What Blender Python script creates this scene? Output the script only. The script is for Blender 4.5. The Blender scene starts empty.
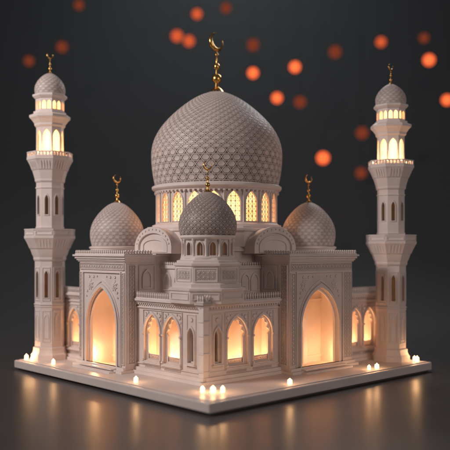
import bpy, bmesh, math, random
from mathutils import Vector, Matrix
random.seed(4)
pi=math.pi
S=bpy.context.scene
S.view_settings.view_transform='Standard'
S.view_settings.look='None'
S.view_settings.exposure=0
COL=S.collection
UP=Vector((0,0,1))

# ------------------------------------------------------------ materials
def newmat(name):
    m=bpy.data.materials.new(name); m.use_nodes=True
    nt=m.node_tree; b=nt.nodes['Principled BSDF']
    return m,nt,b
def plaster(name,c1,c2,rough=0.55,bump=0.12,scale=6,bevel=0.02):
    m,nt,b=newmat(name); N=nt.nodes; L=nt.links
    tc=N.new('ShaderNodeTexCoord')
    n=N.new('ShaderNodeTexNoise'); n.inputs['Scale'].default_value=scale*0.25; n.inputs['Detail'].default_value=8
    L.new(tc.outputs['Object'],n.inputs['Vector'])
    r=N.new('ShaderNodeValToRGB'); r.color_ramp.elements[0].position=0.3; r.color_ramp.elements[1].position=0.7
    r.color_ramp.elements[0].color=(*c1,1); r.color_ramp.elements[1].color=(*c2,1)
    L.new(n.outputs['Fac'],r.inputs['Fac']); L.new(r.outputs['Color'],b.inputs['Base Color'])
    n2=N.new('ShaderNodeTexNoise'); n2.inputs['Scale'].default_value=scale*5; n2.inputs['Detail'].default_value=6
    L.new(tc.outputs['Object'],n2.inputs['Vector'])
    bp=N.new('ShaderNodeBump'); bp.inputs['Strength'].default_value=bump; bp.inputs['Distance'].default_value=0.03
    L.new(n2.outputs['Fac'],bp.inputs['Height'])
    if bevel:
        bv=N.new('ShaderNodeBevel'); bv.samples=3; bv.inputs['Radius'].default_value=bevel
        L.new(bv.outputs['Normal'],bp.inputs['Normal'])
    L.new(bp.outputs['Normal'],b.inputs['Normal'])
    mr=N.new('ShaderNodeMapRange'); mr.inputs['To Min'].default_value=rough-.08; mr.inputs['To Max'].default_value=rough+.1
    L.new(n.outputs['Fac'],mr.inputs['Value']); L.new(mr.outputs['Result'],b.inputs['Roughness'])
    return m
def emis(name,c_lo,c_hi,strength,scale=1.5,base=(0.6,0.4,0.25),spec=.5):
    m,nt,b=newmat(name); N=nt.nodes; L=nt.links
    tc=N.new('ShaderNodeTexCoord'); n=N.new('ShaderNodeTexNoise'); n.inputs['Scale'].default_value=scale
    L.new(tc.outputs['Object'],n.inputs['Vector'])
    r=N.new('ShaderNodeValToRGB'); r.color_ramp.elements[0].position=0.35; r.color_ramp.elements[1].position=0.65
    r.color_ramp.elements[0].color=(*c_lo,1); r.color_ramp.elements[1].color=(*c_hi,1)
    L.new(n.outputs['Fac'],r.inputs['Fac']); L.new(r.outputs['Color'],b.inputs['Emission Color'])
    b.inputs['Emission Strength'].default_value=strength
    b.inputs['Base Color'].default_value=(*base,1); b.inputs['Roughness'].default_value=0.5
    b.inputs['Specular IOR Level'].default_value=spec
    return m
WALL=plaster('pink_white_plaster',(0.76,0.65,0.61),(0.83,0.73,0.69),bump=.07,rough=.5)
TRIM=plaster('white_trim',(0.81,0.71,0.67),(0.87,0.78,0.745),rough=0.42,bump=0.04)
DOME=plaster('dome_panel',(0.66,0.565,0.535),(0.75,0.655,0.625),rough=0.48,bump=0.06,bevel=0)
GROOVE_SHADE=plaster('dome_groove_shade',(0.26,0.21,0.19),(0.34,0.28,0.26),rough=0.6,bump=0.1,bevel=0)  # recess shadow between the dome plates, put in as a darker colour
SGROOVE_SHADE=plaster('small_dome_groove_shade',(0.42,0.35,0.325),(0.50,0.425,0.40),rough=0.6,bump=0.1,bevel=0)  # milder painted shade for the recesses of the smaller domes
DDOME=plaster('carved_grey_dome',(0.13,0.11,0.10),(0.19,0.16,0.15),rough=0.5,bump=0.1,bevel=0)
DLAT=plaster('carved_grey_lattice',(0.50,0.43,0.405),(0.60,0.52,0.49),rough=0.45,bump=0.05,bevel=0)
BASE=plaster('base_board',(0.64,0.565,0.54),(0.71,0.635,0.61),rough=0.38,bump=0.03,scale=3,bevel=0)
FOOT=plaster('base_foot',(0.10,0.08,0.075),(0.14,0.11,0.10),rough=0.5,bump=0.03,bevel=0)
PANE=emis('lit_window_pane',(1.0,0.40,0.11),(1.0,0.56,0.22),2.9)
LANT=emis('lantern_glow',(1.0,0.42,0.12),(1.0,0.54,0.20),3.6)
DIM=emis('dim_window_pane',(0.26,0.10,0.04),(0.45,0.19,0.08),0.18,base=(0.03,0.02,0.017))
FLAME=emis('candle_flame',(1.0,0.68,0.34),(1.0,0.74,0.42),7)
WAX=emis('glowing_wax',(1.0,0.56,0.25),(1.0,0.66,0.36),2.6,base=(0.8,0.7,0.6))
g,nt,b=newmat('polished_gold'); b.inputs['Base Color'].default_value=(0.85,0.50,0.16,1); b.inputs['Metallic'].default_value=1
gn=nt.nodes.new('ShaderNodeTexNoise'); gn.inputs['Scale'].default_value=9; gr=nt.nodes.new('ShaderNodeMapRange')
gr.inputs['To Min'].default_value=0.18; gr.inputs['To Max'].default_value=0.36
nt.links.new(gn.outputs['Fac'],gr.inputs['Value']); nt.links.new(gr.outputs['Result'],b.inputs['Roughness'])
GOLD=g
def sweep_mat():
    m,nt,b=newmat('charcoal_sweep'); N=nt.nodes; L=nt.links
    tc=N.new('ShaderNodeTexCoord'); n=N.new('ShaderNodeTexNoise'); n.inputs['Scale'].default_value=0.5; n.inputs['Detail'].default_value=9
    L.new(tc.outputs['Object'],n.inputs['Vector'])
    sp=N.new('ShaderNodeSeparateXYZ'); L.new(tc.outputs['Object'],sp.inputs['Vector'])
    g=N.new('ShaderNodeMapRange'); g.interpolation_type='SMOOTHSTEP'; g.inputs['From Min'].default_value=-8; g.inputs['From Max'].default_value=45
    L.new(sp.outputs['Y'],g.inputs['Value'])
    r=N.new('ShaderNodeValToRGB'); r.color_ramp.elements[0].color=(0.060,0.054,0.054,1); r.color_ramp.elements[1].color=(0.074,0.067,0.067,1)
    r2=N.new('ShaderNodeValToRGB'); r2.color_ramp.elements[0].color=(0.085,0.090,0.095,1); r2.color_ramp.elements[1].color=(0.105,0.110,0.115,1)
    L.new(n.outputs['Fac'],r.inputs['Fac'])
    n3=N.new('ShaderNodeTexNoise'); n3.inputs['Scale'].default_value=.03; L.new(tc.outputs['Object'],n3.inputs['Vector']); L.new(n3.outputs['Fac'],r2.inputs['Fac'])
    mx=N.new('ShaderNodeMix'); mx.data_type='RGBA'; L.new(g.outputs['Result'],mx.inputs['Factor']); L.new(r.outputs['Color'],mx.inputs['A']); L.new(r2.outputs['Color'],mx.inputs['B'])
    L.new(mx.outputs['Result'],b.inputs['Base Color'])
    mr=N.new('ShaderNodeMapRange'); mr.inputs['To Min'].default_value=0.28; mr.inputs['To Max'].default_value=0.38
    L.new(n.outputs['Fac'],mr.inputs['Value'])
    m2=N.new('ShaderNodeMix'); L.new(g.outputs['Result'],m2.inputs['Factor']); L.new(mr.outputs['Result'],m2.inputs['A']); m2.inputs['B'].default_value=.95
    L.new(m2.outputs['Result'],b.inputs['Roughness'])
    return m
SWEEP=sweep_mat()

# ------------------------------------------------------------ mesh builder
class Fr:
    def __init__(s,P,a,n): s.P=Vector(P); s.a=Vector(a); s.n=Vector(n)
    def p(s,x,z,d=0): return s.P+s.a*x+s.n*d+UP*z
class MB:
    def __init__(s): s.v=[]; s.f=[]; s.m=[]; s.mat=0
    def add(s,vs,fs):
        o=len(s.v); s.v+= [Vector(v) for v in vs]
        for f in fs: s.f.append([i+o for i in f]); s.m.append(s.mat)
    def box(s,x0,y0,z0,x1,y1,z1):
        vs=[(x,y,z) for z in (z0,z1) for y in (y0,y1) for x in (x0,x1)]
        s.add(vs,[(0,2,3,1),(4,5,7,6),(0,1,5,4),(2,6,7,3),(0,4,6,2),(1,3,7,5)])
    def fbox(s,F,a0,a1,z0,z1,d0,d1):
        vs=[F.p(x,z,d) for z in (z0,z1) for d in (d0,d1) for x in (a0,a1)]
        s.add(vs,[(0,2,3,1),(4,5,7,6),(0,1,5,4),(2,6,7,3),(0,4,6,2),(1,3,7,5)])
    def fprism(s,F,poly,d0,d1):
        n=len(poly)
        vs=[F.p(x,z,d0) for x,z in poly]+[F.p(x,z,d1) for x,z in poly]
        fs=[list(range(n)),[n+i for i in range(n)][::-1]]+[(i,n+i,n+(i+1)%n,(i+1)%n) for i in range(n)]
        s.add(vs,fs)
    def panel(s,F,outer,holes,d0,d1):
        V,Fa=panel_mesh(outer,holes,abs(d1-d0)); mid=(d0+d1)/2
        s.add([F.p(x,y,z+mid) for x,y,z in V],Fa)
    def lathe(s,prof,n=48,c=(0,0),rot=0.0,closed=False):
        vs=[];fs=[]; rings=[]
        for r,z in prof:
            if r<1e-4: rings.append([len(vs)]); vs.append((c[0],c[1],z))
            else:
                rings.append(list(range(len(vs),len(vs)+n)))
                vs+=[(c[0]+r*math.cos(rot+2*pi*k/n),c[1]+r*math.sin(rot+2*pi*k/n),z) for k in range(n)]
        for A,B in zip(rings[:-1],rings[1:]):
            for k in range(n):
                k2=(k+1)%n
                if len(A)==1 and len(B)==1: continue
                if len(A)==1: fs.append((A[0],B[k2],B[k]))
                elif len(B)==1: fs.append((A[k],A[k2],B[0]))
                else: fs.append((A[k],A[k2],B[k2],B[k]))
        if len(rings[0])>1: fs.append(rings[0][::-1])
        if len(rings[-1])>1: fs.append(rings[-1])
        s.add(vs,fs)
    def strip(s,p,q,nr,w,h,sink=0.02):
        p=Vector(p);q=Vector(q); t=(q-p); 
        if t.length<1e-5: return
        t.normalize(); nr=Vector(nr).normalized(); x=t.cross(nr).normalized()*w/2
        vs=[]
        for e in (p,q): vs+=[e-x-nr*sink,e+x-nr*sink,e+x+nr*h,e-x+nr*h]
        s.add(vs,[(0,1,2,3),(7,6,5,4),(0,4,5,1),(1,5,6,2),(2,6,7,3),(3,7,4,0)])
    def tube(s,pts,rad,n=12):
        vs=[];fs=[]
        for i,p in enumerate(pts):
            a=pts[max(i-1,0)]; b_=pts[min(i+1,len(pts)-1)]
            t=(Vector(b_)-Vector(a)).normalized()
            ref=s.tref if hasattr(s,'tref') else Vector((0.682,0.7314,0))
            x=ref.normalized(); y=t.cross(x).normalized()
            for k in range(n):
                an=2*pi*k/n; vs.append(Vector(p)+(x*math.cos(an)+y*math.sin(an))*rad[i])
        for i in range(len(pts)-1):
            for k in range(n): fs.append((i*n+k,i*n+(k+1)%n,(i+1)*n+(k+1)%n,(i+1)*n+k))
        fs.append(list(range(n))); fs.append([(len(pts)-1)*n+k for k in range(n)])
        s.add(vs,fs)
    def obj(s,name,mats,parent=None,loc=(0,0,0),smooth=True,angle=32,recalc=True):
        me=bpy.data.meshes.new(name); me.from_pydata([tuple(v) for v in s.v],[],s.f)
        for m in (mats if isinstance(mats,(list,tuple)) else [mats]): me.materials.append(m)
        me.polygons.foreach_set('material_index',s.m)
        if recalc:
            bm=bmesh.new(); bm.from_mesh(me); bmesh.ops.recalc_face_normals(bm,faces=bm.faces); bm.to_mesh(me); bm.free()
        if smooth:
            me.polygons.foreach_set('use_smooth',[True]*len(me.polygons))
            me.set_sharp_from_angle(angle=math.radians(angle))
        me.update()
        o=bpy.data.objects.new(name,me); COL.objects.link(o); o.location=loc
        if parent: o.parent=parent
        return o
_c={}
def panel_mesh(outer,holes,t):
    key=(tuple(outer),tuple(tuple(h) for h in holes),round(t,4))
    if key in _c: return _c[key]
    cu=bpy.data.curves.new('tmp','CURVE'); cu.dimensions='2D'; cu.fill_mode='BOTH'; cu.extrude=t/2
    for pl in [outer]+list(holes):
        sp=cu.splines.new('POLY'); sp.points.add(len(pl)-1)
        for i,(x,y) in enumerate(pl): sp.points[i].co=(x,y,0,1)
        sp.use_cyclic_u=True
    ob=bpy.data.objects.new('tmp',cu); me=bpy.data.meshes.new_from_object(ob)
    r=([tuple(v.co) for v in me.vertices],[list(p.vertices) for p in me.polygons])
    bpy.data.objects.remove(ob); bpy.data.curves.remove(cu); bpy.data.meshes.remove(me)
    _c[key]=r; return r
def arch(cx,w,z0,zs,zt,n=12,foil=0,amp=0.0):
    R=zt-zs; r=(w*w/4+R*R)/w; c=-w/2+r; a1=math.atan2(R,-c)
    left=[(-w/2,z0)]
    K=n if not foil else foil*8
    for i in range(K+1):
        t=i/K; a=pi+(a1-pi)*t; rr=r
        if foil: rr=r+amp*abs(math.sin(pi*t*foil))
        left.append((min(-0.001,c+rr*math.cos(a)),zs+rr*math.sin(a)))
    left[-1]=(0,zt)
    pts=[(cx+x,z) for x,z in left]+[(cx-x,z) for x,z in reversed(left[:-1])]
    out=[]
    for p in pts:
        p=(round(p[0],5),round(p[1],5))
        if not out or (abs(p[0]-out[-1][0])+abs(p[1]-out[-1][1]))>1e-4: out.append(p)
    return out
def rect(a0,a1,z0,z1): return [(a0,z0),(a1,z0),(a1,z1),(a0,z1)]
def star(cx,cz,q,k0=.6,n=16): return [(cx+q*(1 if k%2 else k0)*math.cos(2*pi*k/n),cz+q*(1 if k%2 else k0)*math.sin(2*pi*k/n)) for k in range(n)]
def lattice(mb,F,s0,s1,z0,z1,d,cell,w=0.025,h=0.03,border=True):
    ns=max(1,round((s1-s0)/cell)); nz=max(1,round((z1-z0)/cell)); cs=(s1-s0)/ns; cz=(z1-z0)/nz
    for i in range(ns):
        for j in range(nz):
            a=s0+i*cs; b_=a+cs; e=z0+j*cz; f=e+cz; m=(a+b_)/2; k=(e+f)/2
            P=lambda x,z: F.p(x,z,d)
            for (x,z,X,Z) in ((a,e,b_,f),(b_,e,a,f),(m,e,b_,k),(b_,k,m,f),(m,f,a,k),(a,k,m,e)):
                mb.strip(P(x,z),P(X,Z),F.n,w,h*random.uniform(0.8,1.1))
            q=cs*0.2; mb.fprism(F,[(m+q*math.cos(pi*t/4),k+q*math.sin(pi*t/4)) for t in range(8)],d-0.01,d+h*1.5)
    if border:
        for (x0,x1,y0,y1) in ((s0-.03,s1+.03,z0-.03,z0),(s0-.03,s1+.03,z1,z1+.03),(s0-.03,s0,z0,z1),(s1,s1+.03,z0,z1)):
            mb.fbox(F,x0,x1,y0,y1,d-0.01,d+h*1.8)
def merlons(mb,F,s0,s1,z,d0,d1,step=0.17,h=0.2):
    n=max(1,int(round((s1-s0)/step))); st=(s1-s0)/n; w=st*0.36
    mb.fbox(F,s0,s1,z,z+0.05,d0-.01,d1+.01)
    for i in range(n):
        c=s0+(i+.5)*st; hh=h
        mb.fprism(F,[(c-w*.5,z+.05),(c+w*.5,z+.05),(c+w*.5,z+hh*.45),(c+w,z+hh*.62),(c+w*.45,z+hh*.85),(c,z+hh),(c-w*.45,z+hh*.85),(c-w,z+hh*.62),(c-w*.5,z+hh*.45)],d0,d1)
def ringframes(N,ap,rot=0.0,c=(0,0)):
    out=[]
    for k in range(N):
        a=rot+2*pi*k/N; n=Vector((math.cos(a),math.sin(a),0))
        out.append(Fr((c[0]+n.x*ap,c[1]+n.y*ap,0),(-n.y,n.x,0),n))
    return out,2*ap*math.tan(pi/N)

# ------------------------------------------------------------ dome
def dome_profile(R,rb,z0,zc,zt,tip,pw=5):
    ph0=-math.acos(rb/R); Hd=(zc-z0)/math.sin(-ph0) if ph0<0 else 1; Hu=zt-zc-tip
    def P(t):
        ph=ph0+(pi/2-ph0)*t
        r=R*math.cos(ph); z=zc+(Hd if ph<0 else Hu)*math.sin(ph)
        if ph>0: z+=tip*(math.sin(ph)**pw)*(1+.35*max(0,(t-.9)/.1)**2)
        return max(r,0),z
    return P
def make_dome(name,P,R,N,k,parent,loc,mats,w,h,plate=0.74,amp=0.03,lat=True):
    mb=MB(); mb.mat=0
    prof=[P(i/60) for i in range(60)]+[(0,P(1)[1])]
    mb.lathe(prof,96)
    def pos(th,t,off=0):
        r,z=P(t); r2,z2=P(min(t+.004,1)); r1,z1=P(max(t-.004,0))
        tr=Vector((r2-r1,z2-z1)).normalized(); nn=Vector((tr.y*math.cos(th),tr.y*math.sin(th),-tr.x))
        return Vector((r*math.cos(th),r*math.sin(th),z))+nn*off, nn
    ts=[0.0]
    while True:
        r=P(ts[-1])[0]; nt_=ts[-1]+k*max(r,R*0.25)/R
        if nt_>0.93 or P(nt_)[0]<R*0.13: break
        ts.append(nt_)
    J=len(ts)-1
    tt=lambda j:(ts[int(j)] if j==int(j) else (ts[int(j)]+ts[int(j)+1])/2)
    mb.mat=1
    for j in range(J):
        sc=max(.45,P(ts[j])[0]/R)
        for i in range(N):
            a=(i+.5*(j%2))*2*pi/N
            for sg in (-.5,.5):
                b_=a+sg*2*pi/N
                if lat:
                    m=(a+b_)/2; p0,n0=pos(a,tt(j)); p1,n1=pos(m,tt(j+.5)); p2,n2=pos(b_,tt(j+1))
                    mb.strip(p0,p1,n0,w*sc,h); mb.strip(p1,p2,n2,w*sc,h)
    for j in range(J):
        M=N*2; sc=max(.45,P(ts[j])[0]/R)
        for i in range(M):
            a=(i)*2*pi/M; b_=(i+1)*2*pi/M
            p0,n0=pos(a,tt(j+.5)); p1,n1=pos(b_,tt(j+.5)); mb.strip(p0,p1,n0+n1,w*sc,h*.9)
    for j in range(J-1):
        for i in range(N):
            a=(i+.5*(j%2))*2*pi/N; u=2*pi/N
            tc=tt(j+1)
            pts=[(-.25,tt(j+.5)),(.25,tt(j+.5)),(.5,tc),(.25,tt(j+1.5)),(-.25,tt(j+1.5)),(-.5,tc)]
            V=[];W=[]
            for x,t in pts:
                V.append(pos(a+x*u*plate,tc+(t-tc)*plate,-.01)[0]); W.append(pos(a+x*u*plate*.82,tc+(t-tc)*plate*.82,amp)[0])
            c=pos(a,tc,amp*0.2)[0]
            mb.add(V+W+[c],[(q,(q+1)%6,6+(q+1)%6,6+q) for q in range(6)]+[(6+q,6+(q+1)%6,12) for q in range(6)])
    for i in range(16):
        a=i*2*pi/16
        p0,n0=pos(a,ts[-1]); p1,n1=pos(a,(ts[-1]+1)/2); p2,n2=pos(a,0.985)
        mb.strip(p0,p1,n0,w*.7,h); mb.strip(p1,p2,n1,w*.4,h)
    return mb.obj(name,mats,parent,loc,angle=25,recalc=False)
def make_finial(parent,loc,s,yaw=40,tilt=22,name='finial'):
    mb=MB()
    mb.lathe([(0.0,-.05*s),(.30*s,-.05*s),(.22*s,.06*s),(.09*s,.16*s),(.07*s,.3*s),(.17*s,.38*s),(.2*s,.5*s),(.17*s,.62*s),(.06*s,.7*s),(.045*s,.85*s),(.11*s,.92*s),(.13*s,1.0*s),(.11*s,1.08*s),(.04*s,1.14*s),(.035*s,1.4*s),(.08*s,1.46*s),(.08*s,1.5*s),(.03*s,1.56*s),(.02*s,1.7*s),(0,1.72*s)],20)
    ya=math.radians(-43+yaw); side=Vector((math.cos(ya),math.sin(ya),0)); mb.tref=Vector((-math.sin(ya),math.cos(ya),0))
    rc=.34*s; c=Vector((0,0,1.7*s+rc)); pts=[];rad=[]
    for i in range(37):
        t=i/36; a=math.radians(90-tilt-36-t*288)
        pts.append(c+(side*math.cos(a)+UP*math.sin(a))*rc); rad.append(max(.01*s,.09*s*math.sin(pi*t)**.9))
    mb.tube(pts,rad,10)
    return mb.obj(name,GOLD,parent,loc,angle=40)

# ------------------------------------------------------------ mosque
mosque=bpy.data.objects.new('mosque',None); COL.objects.link(mosque)
mosque.location=(-0.2,0,0); mosque.rotation_euler=(0,0,math.radians(43))
mosque["label"]="pale pink white miniature mosque with lit windows and patterned domes"
mosque["category"]="mosque"
FL=Fr((-4.75,0,0),(0,1,0),(-1,0,0)); FRt=Fr((0,-4.45,0),(1,0,0),(0,-1,0))
ZW=3.15
def Empty(name,parent,loc=(0,0,0)):
    e=bpy.data.objects.new(name,None); COL.objects.link(e); e.parent=parent; e.location=loc; e.empty_display_size=.2; return e

def wing(F,s0,s1,arches,narrows,trim0=0,trim1=0):
    mb=MB(); holes=[]
    for c,w,z0,zs,zt in arches: holes.append(arch(c,w,z0,zs,zt))
    for c,w,z0,zs,zt in narrows: holes.append(arch(c,w,z0,zs,zt))
    mb.panel(F,rect(s0,s1,0,ZW),holes,-0.3,0)
    t=MB()
    t.fbox(F,s0-trim0,s1+trim1,0,.16,0.002,.26); t.fbox(F,s0-trim0*.6,s1+trim1*.6,.16,.30,0.002,.14)
    t.fbox(F,s0-trim0*.4,s1+trim1*.4,.44,.485,0.002,.06)
    t.fbox(F,s0-trim0*.5,s1+trim1*.5,ZW-.34,ZW-.28,0.002,.06)
    t.fbox(F,s0-trim0*.7,s1+trim1*.7,ZW-.12,ZW-.04,0.002,.12); t.fbox(F,s0-trim0,s1+trim1,ZW-.04,ZW+.06,-.3,.2)
    n=int((s1-s0)/.14)
    for i in range(n):
        a=s0+(i+.5)*(s1-s0)/n; t.fbox(F,a-.035,a+.035,ZW-.2,ZW-.12,0.002,.09)
    merlons(t,F,s0-trim0*.8,s1+trim1*.8,ZW+.06,.08,.14,step=.135,h=.31)
    for c,w,z0,zs,zt in arches+narrows:
        big=w>.6; e=.07 if big else .05
        t.panel(F,arch(c,w+2*e,z0-.05,zs,zt+e*1.5),[arch(c,w,z0,zs,zt)],0.002,.08)
        t.fbox(F,c-w/2-.09,c+w/2+.09,z0-.11,z0-.052,0.002,.12)
        if big:
            W=w/2+.105; top=zt+.15
            for x in (-1,1):
                t.fbox(F,*sorted((c+x*W,c+x*(W-.028))),z0-.05,top,0.002,.045)
                t.fprism(F,star(c+x*(w/2-.07),zt-.04,.1),0.0,.04)
                t.fprism(F,star(c+x*(w/2-.02),zt-.25,.05),0.0,.03)
                t.fprism(F,star(c+x*(w/2-.24),zt+.06,.05),0.0,.03)
                for zz,ww in ((z0,.045),(zs-.06,.05)): t.fbox(F,c+x*(w/2+.035)-ww,c+x*(w/2+.035)+ww,zz,zz+.08,.06,.13)
            t.fbox(F,c-W,c+W,top,top+.03,0.002,.045)
            lattice(t,F,c-w/2,c+w/2,.33,.43,.0,.1,.012,.02,False)
        else:
            t.panel(F,rect(c-.28,c+.28,z0-.2,2.72),[rect(c-.25,c+.25,z0-.17,2.69)],.002,.03)
            t.fprism(F,star(c,2.5,.1),0.0,.04)
    return mb,t
def window_obj(F,c,w,z0,zs,zt,parent,dim=False):
    m=MB()
    e=.13 if w>.6 else .06
    inner=arch(c,w-2*e,z0+.05,zs-.05,zt-e*1.35,foil=3 if w>.6 else 0,amp=.085)
    m.panel(F,arch(c,w+.03,z0-.02,zs,zt+.02),[inner],-.16,-.08)
    if w>.6:
        o2=arch(c,w-.10,z0+.02,zs-.02,zt-.07); 
        m.panel(F,arch(c,w+.03,z0-.02,zs,zt+.02),[o2],-.08,-.045)
        lattice(m,F,c-w/2+e,c+w/2-e,z0+.08,z0+.24,-.14,.12,.012,.025)
    o=m.obj('window',[TRIM],parent)
    if dim:
        m2=MB(); m2.fprism(F,arch(c,w+.02,z0-.01,zs,zt+.01),-.27,-.24); p=m2.obj('window_pane',[DIM],o)
    return o
def do_wing(nm,F,s0,s1,ar,na,t0=0,t1=0):
    mb,t=wing(F,s0,s1,ar,na,t0,t1)
    w=mb.obj(nm,[WALL],mosque); t.obj('wall_moulding',[TRIM],w)
    for a in ar: window_obj(F,*a,w)
    for a in na: window_obj(F,*a,w,True)
    return w
A=lambda c,w:(c,w,.61,1.78,2.58)
Nn=lambda c:(c,.38,.8,1.85,2.2)
do_wing('arcade_wall',FL,-4.45,-.13,[A(-1.24,1.06),A(-2.55,1.06)],[Nn(-3.74)],t0=.2)
do_wing('arcade_wall',FRt,-4.45,-.47,[A(-2.98,1.12),A(-1.5,1.12)],[Nn(-4.05)],t0=.5)
do_wing('arcade_wall',FL,3.45,5.95,[(4.85,.98,.61,1.75,2.5)],[])
do_wing('arcade_wall',FRt,3.78,6.5,[(4.78,.9,.61,1.75,2.5),(5.86,.9,.61,1.75,2.5)],[])
mb=MB()
mb.box(-4.84,-4.54,.302,-4.56,-4.26,ZW-.125)
for z in (.5,1.2,1.9,2.45):
    mb.box(-4.87,-4.57,z,-4.53,-4.23,z+.05)
mb.obj('corner_pier',[TRIM],mosque)
mb=MB()
mb.box(-3.7,-3.4,0,5.95,5.95,ZW+.03)
mb.box(-4.45,-4.15,ZW-.12,-3.7,-.13,ZW+.03); mb.box(-4.45,3.45,ZW-.12,-3.7,5.95,ZW+.03)
mb.box(-3.7,-4.15,ZW-.12,-.47,-3.4,ZW+.03); mb.box(3.78,-4.15,ZW-.12,6.5,-3.4,ZW+.03)
mb.box(-4.45,5.75,0,-3.7,5.95,ZW-.12); mb.box(6.3,-4.15,0,6.5,-3.4,ZW-.12)
mb.box(5.95,-3.4,0,6.5,-3.2,ZW+.03)
mb.obj('inner_building',[WALL],mosque)
mb=MB()
mb.box(-3.0,-3.0,ZW+.03,3.6,3.6,5.2); mb.box(-3.12,-3.12,5.2,3.72,3.72,5.32); mb.box(-3.06,-3.06,5.32,3.66,3.66,5.4)
mb.box(-3.7,-.13,ZW+.03,-3.0,4.4,4.98); mb.box(-4.6,3.45,ZW+.03,-3.7,4.4,4.98)
mb.box(-.47,-3.4,ZW+.03,4.5,-3.0,4.98); mb.box(3.78,-4.2,ZW+.03,4.5,-3.4,4.98)
mb.box(-3.78,-.2,4.98,-3.0,4.48,5.1); mb.box(-4.68,3.4,4.98,-3.78,4.48,5.1)
mb.box(-.55,-3.48,4.98,4.58,-3.0,5.1); mb.box(3.7,-4.28,4.98,4.58,-3.48,5.1)
mb.box(-3.45,-2.7,ZW+.03,-3.0,-.13,4.45); mb.box(-3.52,-2.77,4.45,-3.0,-.13,4.55)
mb.box(-2.7,-3.35,ZW+.03,-.47,-3.0,4.45); mb.box(-2.77,-3.42,4.45,-.47,-3.0,4.55)
uh=mb.obj('upper_hall',[WALL],mosque)
t=MB(); Gu=Fr((-3.45,0,0),(0,1,0),(-1,0,0)); Gv=Fr((0,-3.35,0),(1,0,0),(0,-1,0))
merlons(t,Gu,-2.75,-.15,4.55,.0,.05,step=.14,h=.2); merlons(t,Gv,-2.75,-.5,4.55,.0,.05,step=.14,h=.2)
for F,cs in ((Gu,(-2.0,-1.3,-.6)),(Gv,(-2.0,-1.4,-.85))):
    for c in cs:
        t.panel(F,arch(c,.5,3.5,3.95,4.3,8),[arch(c,.38,3.55,3.93,4.2,8)],.002,.05)
t.obj('upper_hall_moulding',[TRIM],uh)

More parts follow.
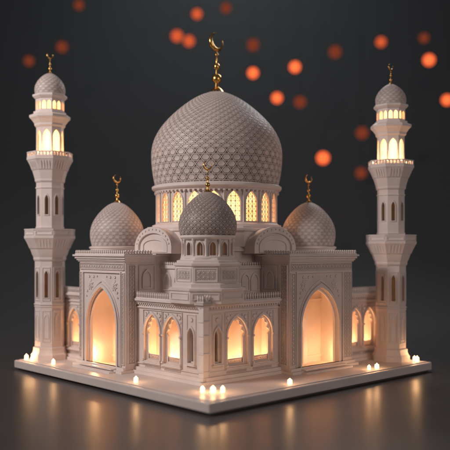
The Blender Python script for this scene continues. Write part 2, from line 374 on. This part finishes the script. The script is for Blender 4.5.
def portal(F,s0,s1,depth,ac,aw,parent):
    H=4.98
    mb=MB()
    hole=arch(ac,aw,.12,1.95,3.62,20)
    mb.panel(F,rect(s0,s1,0,H),[hole],-.28,0)
    mb.fbox(F,s0,s0+.24,0,H,-depth,-.28); mb.fbox(F,s1-.24,s1,0,H,-depth,-.28)
    mb.fbox(F,s0+.24,s1-.24,4.2,H,-depth,-.28)
    w=mb.obj('portal',[WALL],parent)
    t=MB()
    t.fbox(F,s0-.12,s1+.12,0,.14,.002,.3); t.fbox(F,s0-.06,s1+.06,.14,.26,.002,.16)
    for s in (s0,s1):
        sg=-1 if s==s0 else 1
        t.fbox(F,*sorted((s+sg*.002,s+sg*.12)),0,.14,-depth+.62,.002); 
    t.fbox(F,ac-aw/2-.15,ac+aw/2+.15,.141,.2,-.2,.42); 
    t.fbox(F,ac-aw/2-.3,ac+aw/2+.3,0,.1,.3,.62)
    t.panel(F,arch(ac,aw+.22,.262,1.95,3.80,20),[arch(ac,aw+.02,.262,1.95,3.635,20)],.002,.09)
    t.panel(F,arch(ac,aw+.40,.262,1.95,3.98,20),[arch(ac,aw+.30,.262,1.95,3.88,20)],.002,.05)
    t.panel(F,arch(ac,aw+.03,.205,1.95,3.64,20),[arch(ac,aw-.13,.205,1.93,3.50,20)],-.2,-.1)
    W=aw/2+.27
    L0=max(s0+.06,ac-W-.02); R0=min(s1-.06,ac+W+.02)
    t.panel(F,rect(L0-.05,R0+.05,.27,4.32),[rect(L0+.01,R0-.01,.27,4.26)],.002,.075)
    if L0-.05-s0>.2: lattice(t,F,s0+.08,L0-.11,.4,4.25,0,.17,.018,.03)
    if s1-R0-.05>.2: lattice(t,F,R0+.11,s1-.08,.4,4.25,0,.17,.018,.03)
    lattice(t,F,s0+.1,s1-.1,4.42,4.66,0,.2,.018,.03)
    for x in (-1,1):
        c=(ac+x*(aw/2-.22),3.72)
        for q,d in ((.26,.03),(.17,.05),(.08,.075)): t.fprism(F,star(c[0],c[1],q,.68),0,d)
        for xx,zz,q in ((-.15,4.08,.07),(-.5,4.08,.07),(.02,3.42,.06),(.06,3.2,.04),(-.78,4.1,.045)): t.fprism(F,star(ac+x*(aw/2+xx),zz,q),0,.035)
    for (z0,z1,d) in ((4.74,4.8,.06),(4.8,4.88,.11),(4.88,4.98,.17),(4.98,5.06,.24)):
        t.fbox(F,s0-d,s1+d,z0,z1,-depth if z0>4.97 else .002,d)
        if z0<4.97:
            t.fbox(F,s0-d,s0-.002,z0,z1,-depth+.2,.002); t.fbox(F,s1+.002,s1+d,z0,z1,-depth+.2,.002)
    merlons(t,F,s0-.15,s1+.15,5.06,.1,.16,step=.15,h=.2)
    for s,sg in ((s0,-1),(s1,1)):
        G=Fr(F.p(s,0,0),-F.n,F.a*sg)
        lattice(t,G,.13,.47,.42,4.6,0,.17,.016,.025)
        t.panel(G,rect(.68,depth-.1,3.5,4.6),[rect(.72,depth-.14,3.54,4.56)],.002,.04)
        t.panel(G,arch((.58+depth)/2,.5,3.6,4.05,4.42,10),[arch((.58+depth)/2,.4,3.64,4.03,4.34,10)],.002,.05)
        merlons(t,G,-.15,depth-.35,5.06,.1,.16,step=.15,h=.2)
    t.obj('portal_moulding',[TRIM],w)
    G=Fr(F.p(0,0,-depth),F.a,F.n); d=MB()
    d.panel(G,arch(ac,aw*.72,.0,1.5,2.65,14),[arch(ac,aw*.5,.06,1.45,2.35,14)],.002,.16)
    d.panel(G,arch(ac,aw*.55,.04,1.45,2.42,14),[arch(ac-aw*.12,aw*.17,.1,1.2,1.6,8),arch(ac+aw*.12,aw*.17,.1,1.2,1.6,8),[(ac+.12*math.cos(k*pi/8),1.95+.12*math.sin(k*pi/8)) for k in range(16)]],.03,.07)
    d.fbox(G,s0+.24,s1-.24,2.9,2.98,.002,.1); d.fbox(G,s0+.24,s1-.24,.28,.36,.002,.05)
    d.obj('doorway',[TRIM],w)
    return w
FPL=Fr((-5.35,0,0),(0,1,0),(-1,0,0)); FPR=Fr((0,-5.05,0),(1,0,0),(0,-1,0))
portal(FPL,-.13,3.45,1.65,1.64,2.3,mosque)
portal(FPR,-.47,3.78,1.65,1.5,2.5,mosque)

mb=MB()
c8=math.cos(pi/8)
mb.lathe([(3.2/c8,5.4),(3.2/c8,6.05),(3.28/c8,6.1),(3.28/c8,6.2),(3.12/c8,6.24),(3.12/c8,6.3)],8,rot=pi/8)
mb.obj('dome_base',[WALL],mosque,angle=12)
for k,(n,a) in enumerate((((-1,0,0),(0,1,0)),((0,-1,0),(1,0,0)),((1,0,0),(0,1,0)),((0,1,0),(1,0,0)))):
    n=Vector(n); F=Fr(n*(3.72 if k<2 else 3.9),a,n)
    def seg(w,zb,zt,n_=28): return [(-w/2,zb)]+[(-w/2*math.cos(pi*i/n_),zb+.25+(zt-zb-.25)*math.sin(pi*i/n_)) for i in range(n_+1)]+[(w/2,zb)]
    m=MB(); m.fprism(F,seg(2.5,5.1,6.22),-1.6,0)
    m.panel(F,seg(2.62,5.11,6.28),[seg(2.1,5.15,6.0)],0.002,.1)
    m.panel(F,seg(1.9,5.16,5.9),[seg(1.5,5.2,5.7)],0.002,.05)
    for i in range(1,14):
        an=pi*i/14; m.fprism(F,star(-1.17*math.cos(an),5.36+.80*math.sin(an),.04),.1,.125)
    m.obj('arched_gable',[WALL],mosque)
for sx in (-1,1):
    for sy in (-1,1):
        m=MB(); cx,cy=sx*2.62,sy*2.62
        m.lathe([(.62,5.38),(.62,5.75),(.68,5.78),(.68,5.84),(.58,5.86)]+[(.58*math.cos(pi*i/20),5.86+.42*math.sin(pi*i/20)) for i in range(1,10)]+[(0,6.28)],24,c=(cx,cy))
        m.obj('buttress_dome',[WALL],mosque)

def drum(parent,loc,N,ap,z0,z1,wz0,wzs,wzt,ww,t,panemat,name='drum',rot=0,wname='window',pillars=True):
    Fs,W=ringframes(N,ap,rot)
    mb=MB()
    for F in Fs: mb.panel(F,rect(-W/2,W/2,z0,z1),[arch(0,ww,wz0,wzs,wzt,8)],-t,0)
    d=mb.obj(name,[WALL],parent,loc)
    tm=MB()
    for F in Fs:
        tm.panel(F,arch(0,ww+.09*ap/2.8+.03,wz0-.03,wzs,wzt+.06,8),[arch(0,ww,wz0,wzs,wzt,8)],.001,.035)
        if pillars:
            tm.lathe([(0.0,z0+.01),(.05,z0+.01),(.05,z0+.1),(.032,z0+.14),(.032,z1-.16),(.055,z1-.1),(.055,z1-.01),(0,z1-.01)],8,c=tuple(F.p(W/2,0,.03)[:2]))
    tm.obj('drum_moulding',[TRIM],d)
    for F in Fs:
        w=MB(); w.mat=0; w.fbox(F,-ww/2-.02,ww/2+.02,wz0-.02,wzt+.02,-t-.03,-t*.75)
        w.mat=1
        if ww>.3:
            for x in (-ww/6,ww/6): w.fbox(F,x-.009,x+.009,wz0,wzt,-t*.74,-t*.4)
            nz=5
            for i in range(1,nz+1):
                z=wz0+i*(wzt-wz0)/(nz+1); w.fbox(F,-ww/2,ww/2,z-.009,z+.009,-t*.73,-t*.42)
            for i in range(nz+1):
                z=wz0+i*(wzt-wz0)/(nz+1); zz=wz0+(i+1)*(wzt-wz0)/(nz+1)
                for (xa,xb) in ((-ww/2,-ww/6),(-ww/6,ww/6),(ww/6,ww/2)):
                    w.strip(F.p(xa,z,-t*.6),F.p(xb,zz,-t*.6),F.n,.010,.015); w.strip(F.p(xb,z,-t*.6),F.p(xa,zz,-t*.6),F.n,.010,.015)
        else: w.fbox(F,-.008,.008,wz0,wzt,-t*.74,-t*.5)
        w.obj(wname,[panemat,TRIM],d)
    return d
dd=drum(mosque,(0,0,0),20,2.78,6.3,8.0,6.55,7.35,7.86,.60,.12,PANE,rot=math.radians(9))
mb=MB()
mb.lathe([(2.7,6.24),(3.0,6.24),(3.04,6.3),(3.04,6.4),(2.92,6.44),(2.86,6.5),(2.7,6.5)],80)
mb.lathe([(2.6,7.93),(2.88,7.93),(2.92,8.0),(3.0,8.03),(3.06,8.1),(3.06,8.2),(2.96,8.26),(2.6,8.26)],80)
for k in range(80):
    a=2*pi*k/80; F=Fr((2.86*math.cos(a),2.86*math.sin(a),0),(-math.sin(a),math.cos(a),0),(math.cos(a),math.sin(a),0))
    mb.fbox(F,-.05,.05,7.86,7.94,-.04,.08)
mb.obj('drum_cornice',[TRIM],mosque)
R=3.06
P=dome_profile(R,2.86,8.2,9.7,12.70,.55,6)
md=make_dome('dome',P,R,42,0.036,mosque,(0,0,0),[GROOVE_SHADE,DOME],.030,.03,.84,.03)
make_finial(md,(0,0,P(1)[1]-.1),1.15,yaw=44,tilt=38)

def small(loc,dark):
    z=0
    e=Empty('turret',mosque,loc)
    m=MB(); rot=pi/8
    if dark:
        m.lathe([(1.60,3.15-z),(1.60,3.62),(1.66,3.66),(1.66,3.74),(1.48,3.78),(1.48,3.92),(1.37,3.96),(1.37,4.60),(1.45,4.64),(1.45,4.73),(1.32,4.76),(1.32,4.84),(1.18,4.87),(1.16,4.95),(1.0,4.96)],8,rot=rot)
        m.obj('turret_base',[WALL],e,angle=12)
        fr,W=ringframes(8,1.37*c8,0); t=MB()
        for F in fr:
            t.panel(F,rect(-.46,.46,4.0,4.56),[rect(-.42,.42,4.04,4.52)],.001,.03)
            lattice(t,F,-.36,.36,4.1,4.46,0,.18,.013,.02,False)
        fr,W=ringframes(8,1.60*c8,0)
        for F in fr: t.panel(F,rect(-.54,.54,3.3,3.58),[rect(-.5,.5,3.34,3.54)],.001,.03)
        t.obj('turret_panel',[TRIM],e)
        drum(e,(0,0,0),12,.98,4.95,5.72,5.05,5.38,5.58,.26,.09,DIM,rot=0)
        t=MB(); t.lathe([(.8,5.66),(1.06,5.68),(1.14,5.76),(1.14,5.84),(1.06,5.88),(.8,5.88)],48); t.lathe([(.9,4.9),(1.1,4.92),(1.1,5.0),(1.0,5.03),(.9,5.03)],48); t.obj('turret_cornice',[TRIM],e)
        P=dome_profile(1.17,1.10,5.86,6.25,7.62,.26)
        d=make_dome('dome',P,1.17,24,0.062,e,(0,0,0),[DDOME,DLAT],.022,.022,.66,.018)
        make_finial(d,(0,0,P(1)[1]-.05),.52,yaw=30,tilt=20)
    else:
        m.lathe([(1.36,5.0),(1.36,5.1),(1.24,5.13),(1.24,5.3),(1.3,5.34),(1.3,5.4),(1.2,5.44),(1.0,5.44)],48); m.obj('turret_base',[WALL],e)
        P=dome_profile(1.25,1.14,5.4,6.0,7.5,.26)
        d=make_dome('dome',P,1.25,26,0.057,e,(0,0,0),[SGROOVE_SHADE,DOME],.018,.014,.84,.012)
        make_finial(d,(0,0,P(1)[1]-.05),.54,yaw=35,tilt=20)
small((-3.6,-3.4,0),True)
small((-3.5,3.15,0),False)
small((3.2,-2.95,0),False)

# ------------------------------------------------------------ minarets
def minaret(loc,sz):
    e=Empty('minaret',mosque,loc); e.scale=(1,1,sz)
    r8=pi/8; K=1/c8
    sh=MB()
    a0=.66; a1=.60
    Fs,W=ringframes(8,a0,0)
    sh.lathe([(.90,0),(.90,.28),(.83,.36),(.79,.5),(.79,.62),(.71,.66),(.3,.66)],8,rot=r8)
    for i,F in enumerate(Fs):
        sh.panel(F,rect(-W/2,W/2,.66,4.75),[arch(0,.19,3.0,4.05,4.28,8)],-.1,0)
    sh.lathe([(.3,4.74),(.68*K,4.74),(.72*K,4.82),(.72*K,4.92),(.78*K,5.05),(.86*K,5.3),(.90*K,5.34),(.98*K,5.55),(1.08*K,5.76),(1.12*K,5.82),(1.12*K,5.94),(.3,5.94)],8,rot=r8)
    Gs,W2=ringframes(8,a1,0)
    for F in Gs:
        sh.panel(F,rect(-W2/2,W2/2,5.94,8.5),[arch(0,.18,6.95,7.65,7.88,8)],-.09,0)
    sh.lathe([(.3,8.49),(.62*K,8.49),(.66*K,8.56),(.66*K,8.64),(.70*K,8.8),(.77*K,9.05),(.80*K,9.08),(.87*K,9.3),(.98*K,9.52),(1.01*K,9.56),(1.01*K,9.68),(.3,9.68)],8,rot=r8)
    sh.obj('shaft',[WALL],e,angle=10)
    tr=MB()
    for F in Fs:
        tr.panel(F,rect(-.2,.2,2.85,4.45),[rect(-.165,.165,2.89,4.41)],.001,.025)
        tr.panel(F,arch(0,.26,2.96,4.05,4.34,8),[arch(0,.19,3.0,4.05,4.28,8)],.001,.03)
        tr.panel(F,rect(-.2,.2,.9,2.4),[rect(-.165,.165,.94,2.36)],.001,.02)
        tr.panel(F,arch(0,.26,1.05,1.95,2.25,8),[arch(0,.2,1.09,1.93,2.17,8)],.001,.018)
    for F in Gs: tr.panel(F,arch(0,.25,6.9,7.65,7.96,8),[arch(0,.18,6.95,7.65,7.88,8)],.001,.03)
    for z,a in ((2.55,a0+.02),(2.65,a0+.035),(6.3,a1+.03),(8.2,a1+.03)):
        tr.lathe([(.4,z),(a*K,z),(a*K,z+.06),(.4,z+.06)],8,rot=r8)
    for z0,z1,ra,rb in ((5.34,5.74,.88,1.02),(9.08,9.48,.79,.92)):
        CF,cw=ringframes(8,ra,0)
        for F in CF:
            for x in (-.3,-.1,.1,.3):
                q=x*cw; tr.add([F.p(q-.035,z0,-.06),F.p(q+.035,z0,-.06),F.p(q+.035,z1,rb-ra-.04),F.p(q-.035,z1,rb-ra-.04),F.p(q-.035,z0+.02,.03),F.p(q+.035,z0+.02,.03),F.p(q+.035,z1,rb-ra+.06),F.p(q-.035,z1,rb-ra+.06)],
                    [(0,1,2,3),(7,6,5,4),(0,4,5,1),(1,5,6,2),(2,6,7,3),(3,7,4,0)])
    tr.obj('shaft_moulding',[TRIM],e,angle=10)
    co=MB(); co.lathe([(.0,.7),(.54,.7),(.54,4.7),(0,4.7)],8,rot=r8); co.obj('window_pane',[DIM],e)
    co=MB(); co.lathe([(0,5.96),(.49,5.96),(.49,8.45),(0,8.45)],8,rot=r8); co.obj('window_pane',[DIM],e)
    B,Wb=ringframes(8,1.09,0); b_=MB()
    for F in B:
        b_.fbox(F,-Wb/2,Wb/2,5.94,6.2,-.07,.0); b_.fbox(F,-Wb/2-.01,Wb/2+.01,6.2,6.26,-.08,.03)
        b_.panel(F,rect(-Wb/2+.05,Wb/2-.05,5.97,6.17),[rect(-Wb/2+.09,Wb/2-.09,6.01,6.13)],.001,.025)
    b_.obj('balcony_parapet',[TRIM],e,angle=10)
    B,Wb=ringframes(8,.97,0); b_=MB(); z=9.68
    for F in B:
        n=5
        b_.fbox(F,-Wb/2,Wb/2,z,z+.05,-.05,.03); b_.fbox(F,-Wb/2,Wb/2,z+.20,z+.25,-.05,.035)
        for i in range(n+1): x=-Wb/2+i*Wb/n; b_.fbox(F,x-.03,x+.03,z+.04,z+.21,-.035,.015)
    b_.obj('balcony_railing',[TRIM],e)
    lg,Wl=ringframes(8,.60,0); l=MB()
    for F in lg: l.panel(F,rect(-Wl/2,Wl/2,9.68,11.15),[arch(0,.36,9.92,10.66,11.0,10)],-.06,0)
    l.lathe([(.3,11.14),(.62*K,11.14),(.68*K,11.22),(.68*K,11.3),(.80*K,11.48),(.88*K,11.56),(.90*K,11.6),(.90*K,11.7),(.72*K,11.78),(.72*K,11.88),(.3,11.88)],8,rot=r8)
    ug,Wu=ringframes(8,.63,0)
    for F in ug: l.panel(F,rect(-Wu/2,Wu/2,11.88,12.5),[arch(-.12,.19,11.97,12.22,12.38,8),arch(.12,.19,11.97,12.22,12.38,8)],-.06,0)
    l.lathe([(.3,12.49),(.66*K,12.49),(.72*K,12.56),(.76*K,12.6),(.76*K,12.69),(.66*K,12.73),(.3,12.73)],8,rot=r8)
    l.obj('lantern_room',[TRIM],e,angle=10)
    g_=MB(); g_.lathe([(0,9.75),(.49,9.75),(.49,11.1),(0,11.1)],16); g_.obj('lantern_light',[LANT],e)
    g_=MB(); g_.lathe([(0,11.91),(.53,11.91),(.53,12.45),(0,12.45)],16); g_.obj('lantern_light',[PANE],e)
    P=dome_profile(.72,.66,12.70,12.94,13.76,.13)
    d=make_dome('dome',P,.72,16,0.09,e,(0,0,0),[SGROOVE_SHADE,DOME],.012,.010,.84,.008)
    make_finial(d,(0,0,P(1)[1]-.04),.43,yaw=35,tilt=20)
    for k in range(8):
        a=pi/8+k*pi/4; m=MB(); c=(.88*math.cos(a),.88*math.sin(a))
        m.lathe([(0,9.86),(.035,9.88),(.05,9.91),(.035,9.94),(0,9.96)],10,c=c); m.obj('balcony_lamp',[FLAME],e)
    for k in range(4):
        a=pi/2*k+math.radians(45); l=bpy.data.lights.new('balcony_glow','POINT'); l.energy=9; l.color=(1,.52,.22); l.shadow_soft_size=.05
        o=bpy.data.objects.new('balcony_glow',l); COL.objects.link(o); o.parent=e; o.location=(.8*math.cos(a),.8*math.sin(a),10.15)
minaret((-5.45,5.95,0),1.0)
minaret((6.2,-5.5,0),.955)

# ------------------------------------------------------------ base board
mb=MB(); mb.box(-7,-7,-.36,7,7,-.001)
base=mb.obj('display_base',[BASE],None,smooth=False); base.rotation_euler=(0,0,math.radians(43))
bv=base.modifiers.new('bevel','BEVEL'); bv.width=.05; bv.segments=3
base["label"]="square pale board with soft edges under the miniature mosque"; base["category"]="display base"
mb=MB(); mb.box(-6.85,-6.85,-.44,6.85,6.85,-.361); mb.obj('base_foot',[FOOT],base,smooth=False)
mb=MB(); mb.box(-6.82,-6.82,-.0,6.82,6.82,.035)
lip=mb.obj('raised_platform',[BASE],base,smooth=False); bv=lip.modifiers.new('bevel','BEVEL'); bv.width=.02; bv.segments=2
# ------------------------------------------------------------ candles
R43=Matrix.Rotation(math.radians(43),4,'Z')
def lamp(name,loc,e,col,r=.05,par=None):
    l=bpy.data.lights.new(name,'POINT'); l.energy=e; l.color=col; l.shadow_soft_size=r
    o=bpy.data.objects.new(name,l); COL.objects.link(o); o.location=loc
    if par: o.parent=par
    return o
CP=[(-6.62,6.5,1),(-6.55,6.1,.8),(-6.45,4.3,.9),(-6.5,-2.1,.95),(-5.95,-5.45,.85),(-5.7,-5.75,1.05),(-5.4,-5.95,.85),(-2.35,-6.5,1),(2.85,-6.45,.85),(3.35,-6.5,1.05),(6.35,-6.62,1.0),(6.62,-6.3,.85)]
wax=MB(); wax.lathe([(0,0),(.085,0),(.098,.02),(.094,.17),(.083,.20),(.04,.185),(0,.18)],20)
fl=MB(); fl.lathe([(0,.17),(.035,.185),(.045,.21),(.03,.245),(.01,.265),(0,.27)],12)
w0=wax.obj('candle',[WAX]); f0=fl.obj('flame',[FLAME],w0)
for i,(u,v,s) in enumerate(CP):
    if i==0: w,f=w0,f0
    else:
        w=w0.copy(); f=f0.copy(); COL.objects.link(w); COL.objects.link(f); f.parent=w
    p=R43@Vector((u,v,.036)); w.location=p; w.scale=(s,s,s*random.uniform(.85,1.1))
    w["label"]="small lit white candle standing on the pale board"; w["category"]="candle"; w["group"]="lit candles along the edge of the board"
    lamp('candle_light',(0,0,.4),10,(1,.53,.23),.06,w)

WC=(1.0,.53,.23)
for (u,v,z,e) in [(-4.1,-1.24,.3,76),(-4.1,-2.6,.3,76),(-2.98,-3.8,.3,70),(-1.5,-3.8,.3,76),(-4.1,4.85,.3,76),(4.78,-3.8,.3,66),(5.86,-3.8,.3,66),
    (-4.9,.38,.5,46),(-4.9,2.92,.5,50),(-4.4,1.64,3.5,16),(.1,-4.6,.5,48),(3.1,-4.6,.5,58),(1.5,-4.1,3.5,16)]:
    lamp('interior_lamp',(u,v,z),e,WC,.08,mosque)
# ------------------------------------------------------------ floor and backdrop
def sheet(name,pts,mat):
    X=160; vs=[];fs=[]
    for (y,z) in pts: vs+=[(-X,y,z),(X,y,z)]
    for i in range(len(pts)-1): fs.append((2*i,2*i+1,2*i+3,2*i+2))
    me=bpy.data.meshes.new(name); me.from_pydata(vs,[],fs); me.materials.append(mat)
    me.polygons.foreach_set('use_smooth',[True]*len(fs))
    o=bpy.data.objects.new(name,me); COL.objects.link(o); o["kind"]="structure"; return o
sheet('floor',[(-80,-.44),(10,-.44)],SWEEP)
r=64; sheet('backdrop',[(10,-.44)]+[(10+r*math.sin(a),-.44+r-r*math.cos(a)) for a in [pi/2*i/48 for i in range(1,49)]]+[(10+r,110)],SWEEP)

# ------------------------------------------------------------ hanging lamps
def bulbmat(n,c,s):
    return emis(n,tuple(x*.94 for x in c),c,s,scale=.8,base=(.004,.003,.002),spec=0)
BM=[bulbmat('amber_bulb_bright',(1.0,.15,.04),1.6),bulbmat('amber_bulb',(1.0,.15,.045),.72),bulbmat('amber_bulb_dim',(1.0,.19,.08),.20)]
cordm=plaster('dark_cord',(.01,.01,.01),(.02,.02,.02),bevel=0,rough=.9)
CAMX,CAMY,H=.19,-35.7,5.26
HL=[(177,36,1),(189,41,1),(197,14,1),(226,8,2),(253,73,0),(253,45,2),(277,98,0),(295,67,0),(300,102,2),(323,158,0),(335,52,2),(381,42,1),(429,60,0),(424,38,2),(447,100,0),(362,133,2),(361,173,2),(29,61,2),(62,47,2),(79,5,2)]
for px,py,k in HL:
    dep=76+random.uniform(-3,3); x=CAMX+(px-225)*dep/754; z=H+(250-py)*dep/754; y=CAMY+dep
    e=bpy.data.objects.new('hanging_lamp',None); COL.objects.link(e); e.location=(x,y,z)
    rr=.52*random.uniform(.88,1.15)
    m=MB(); m.lathe([(0,-rr)]+[(rr*math.cos(pi*i/16),rr*math.sin(pi*i/16)) for i in range(-7,8)]+[(0,rr)],24); m.obj('bulb',[BM[k]],e)
    m=MB(); m.lathe([(0,rr*.96),(rr*.2,rr*.97),(rr*.16,rr*1.15),(.012,rr*1.2),(.012,60-z),(0,60-z)],8); m.obj('cord',[cordm],e)
    e["label"]=("bright" if k==0 else "soft" if k==1 else "faint")+" round amber lamp hanging on a thin dark cord"
    e["category"]="hanging lamp"; e["group"]="amber lamps hanging behind the mosque"

def area(name,loc,target,size,e,col):
    l=bpy.data.lights.new(name,'AREA'); l.shape='SQUARE'; l.size=size; l.energy=e; l.color=col
    o=bpy.data.objects.new(name,l); COL.objects.link(o); o.location=loc
    o.rotation_euler=(Vector(target)-Vector(loc)).to_track_quat('-Z','Y').to_euler(); return o
area('key_softbox',(-25,-16,20),(0,0,5),6,5600,(1,.89,.84))
area('fill_softbox',(24,-26,12),(0,0,5),12,1500,(1,.82,.75))
area('back_softbox',(10,16,26),(0,0,6),8,1900,(.92,.95,1))
bw=area('backdrop_wash',(0,50,62),(0,72,14),8,2600,(.92,.97,1))
w=bpy.data.worlds.new('World'); S.world=w; w.use_nodes=True
bg=w.node_tree.nodes['Background']; bg.inputs['Color'].default_value=(.88,.92,1,1); bg.inputs['Strength'].default_value=.05

cam=bpy.data.cameras.new('camera'); co=bpy.data.objects.new('camera',cam); COL.objects.link(co)
co.location=(CAMX,CAMY,H); co.rotation_euler=(pi/2,0,0); cam.lens=754/450*36; cam.sensor_width=36
cam.shift_y=25/450; cam.clip_end=500
cam.dof.use_dof=True; cam.dof.focus_distance=32; cam.dof.aperture_fstop=.11
S.camera=co
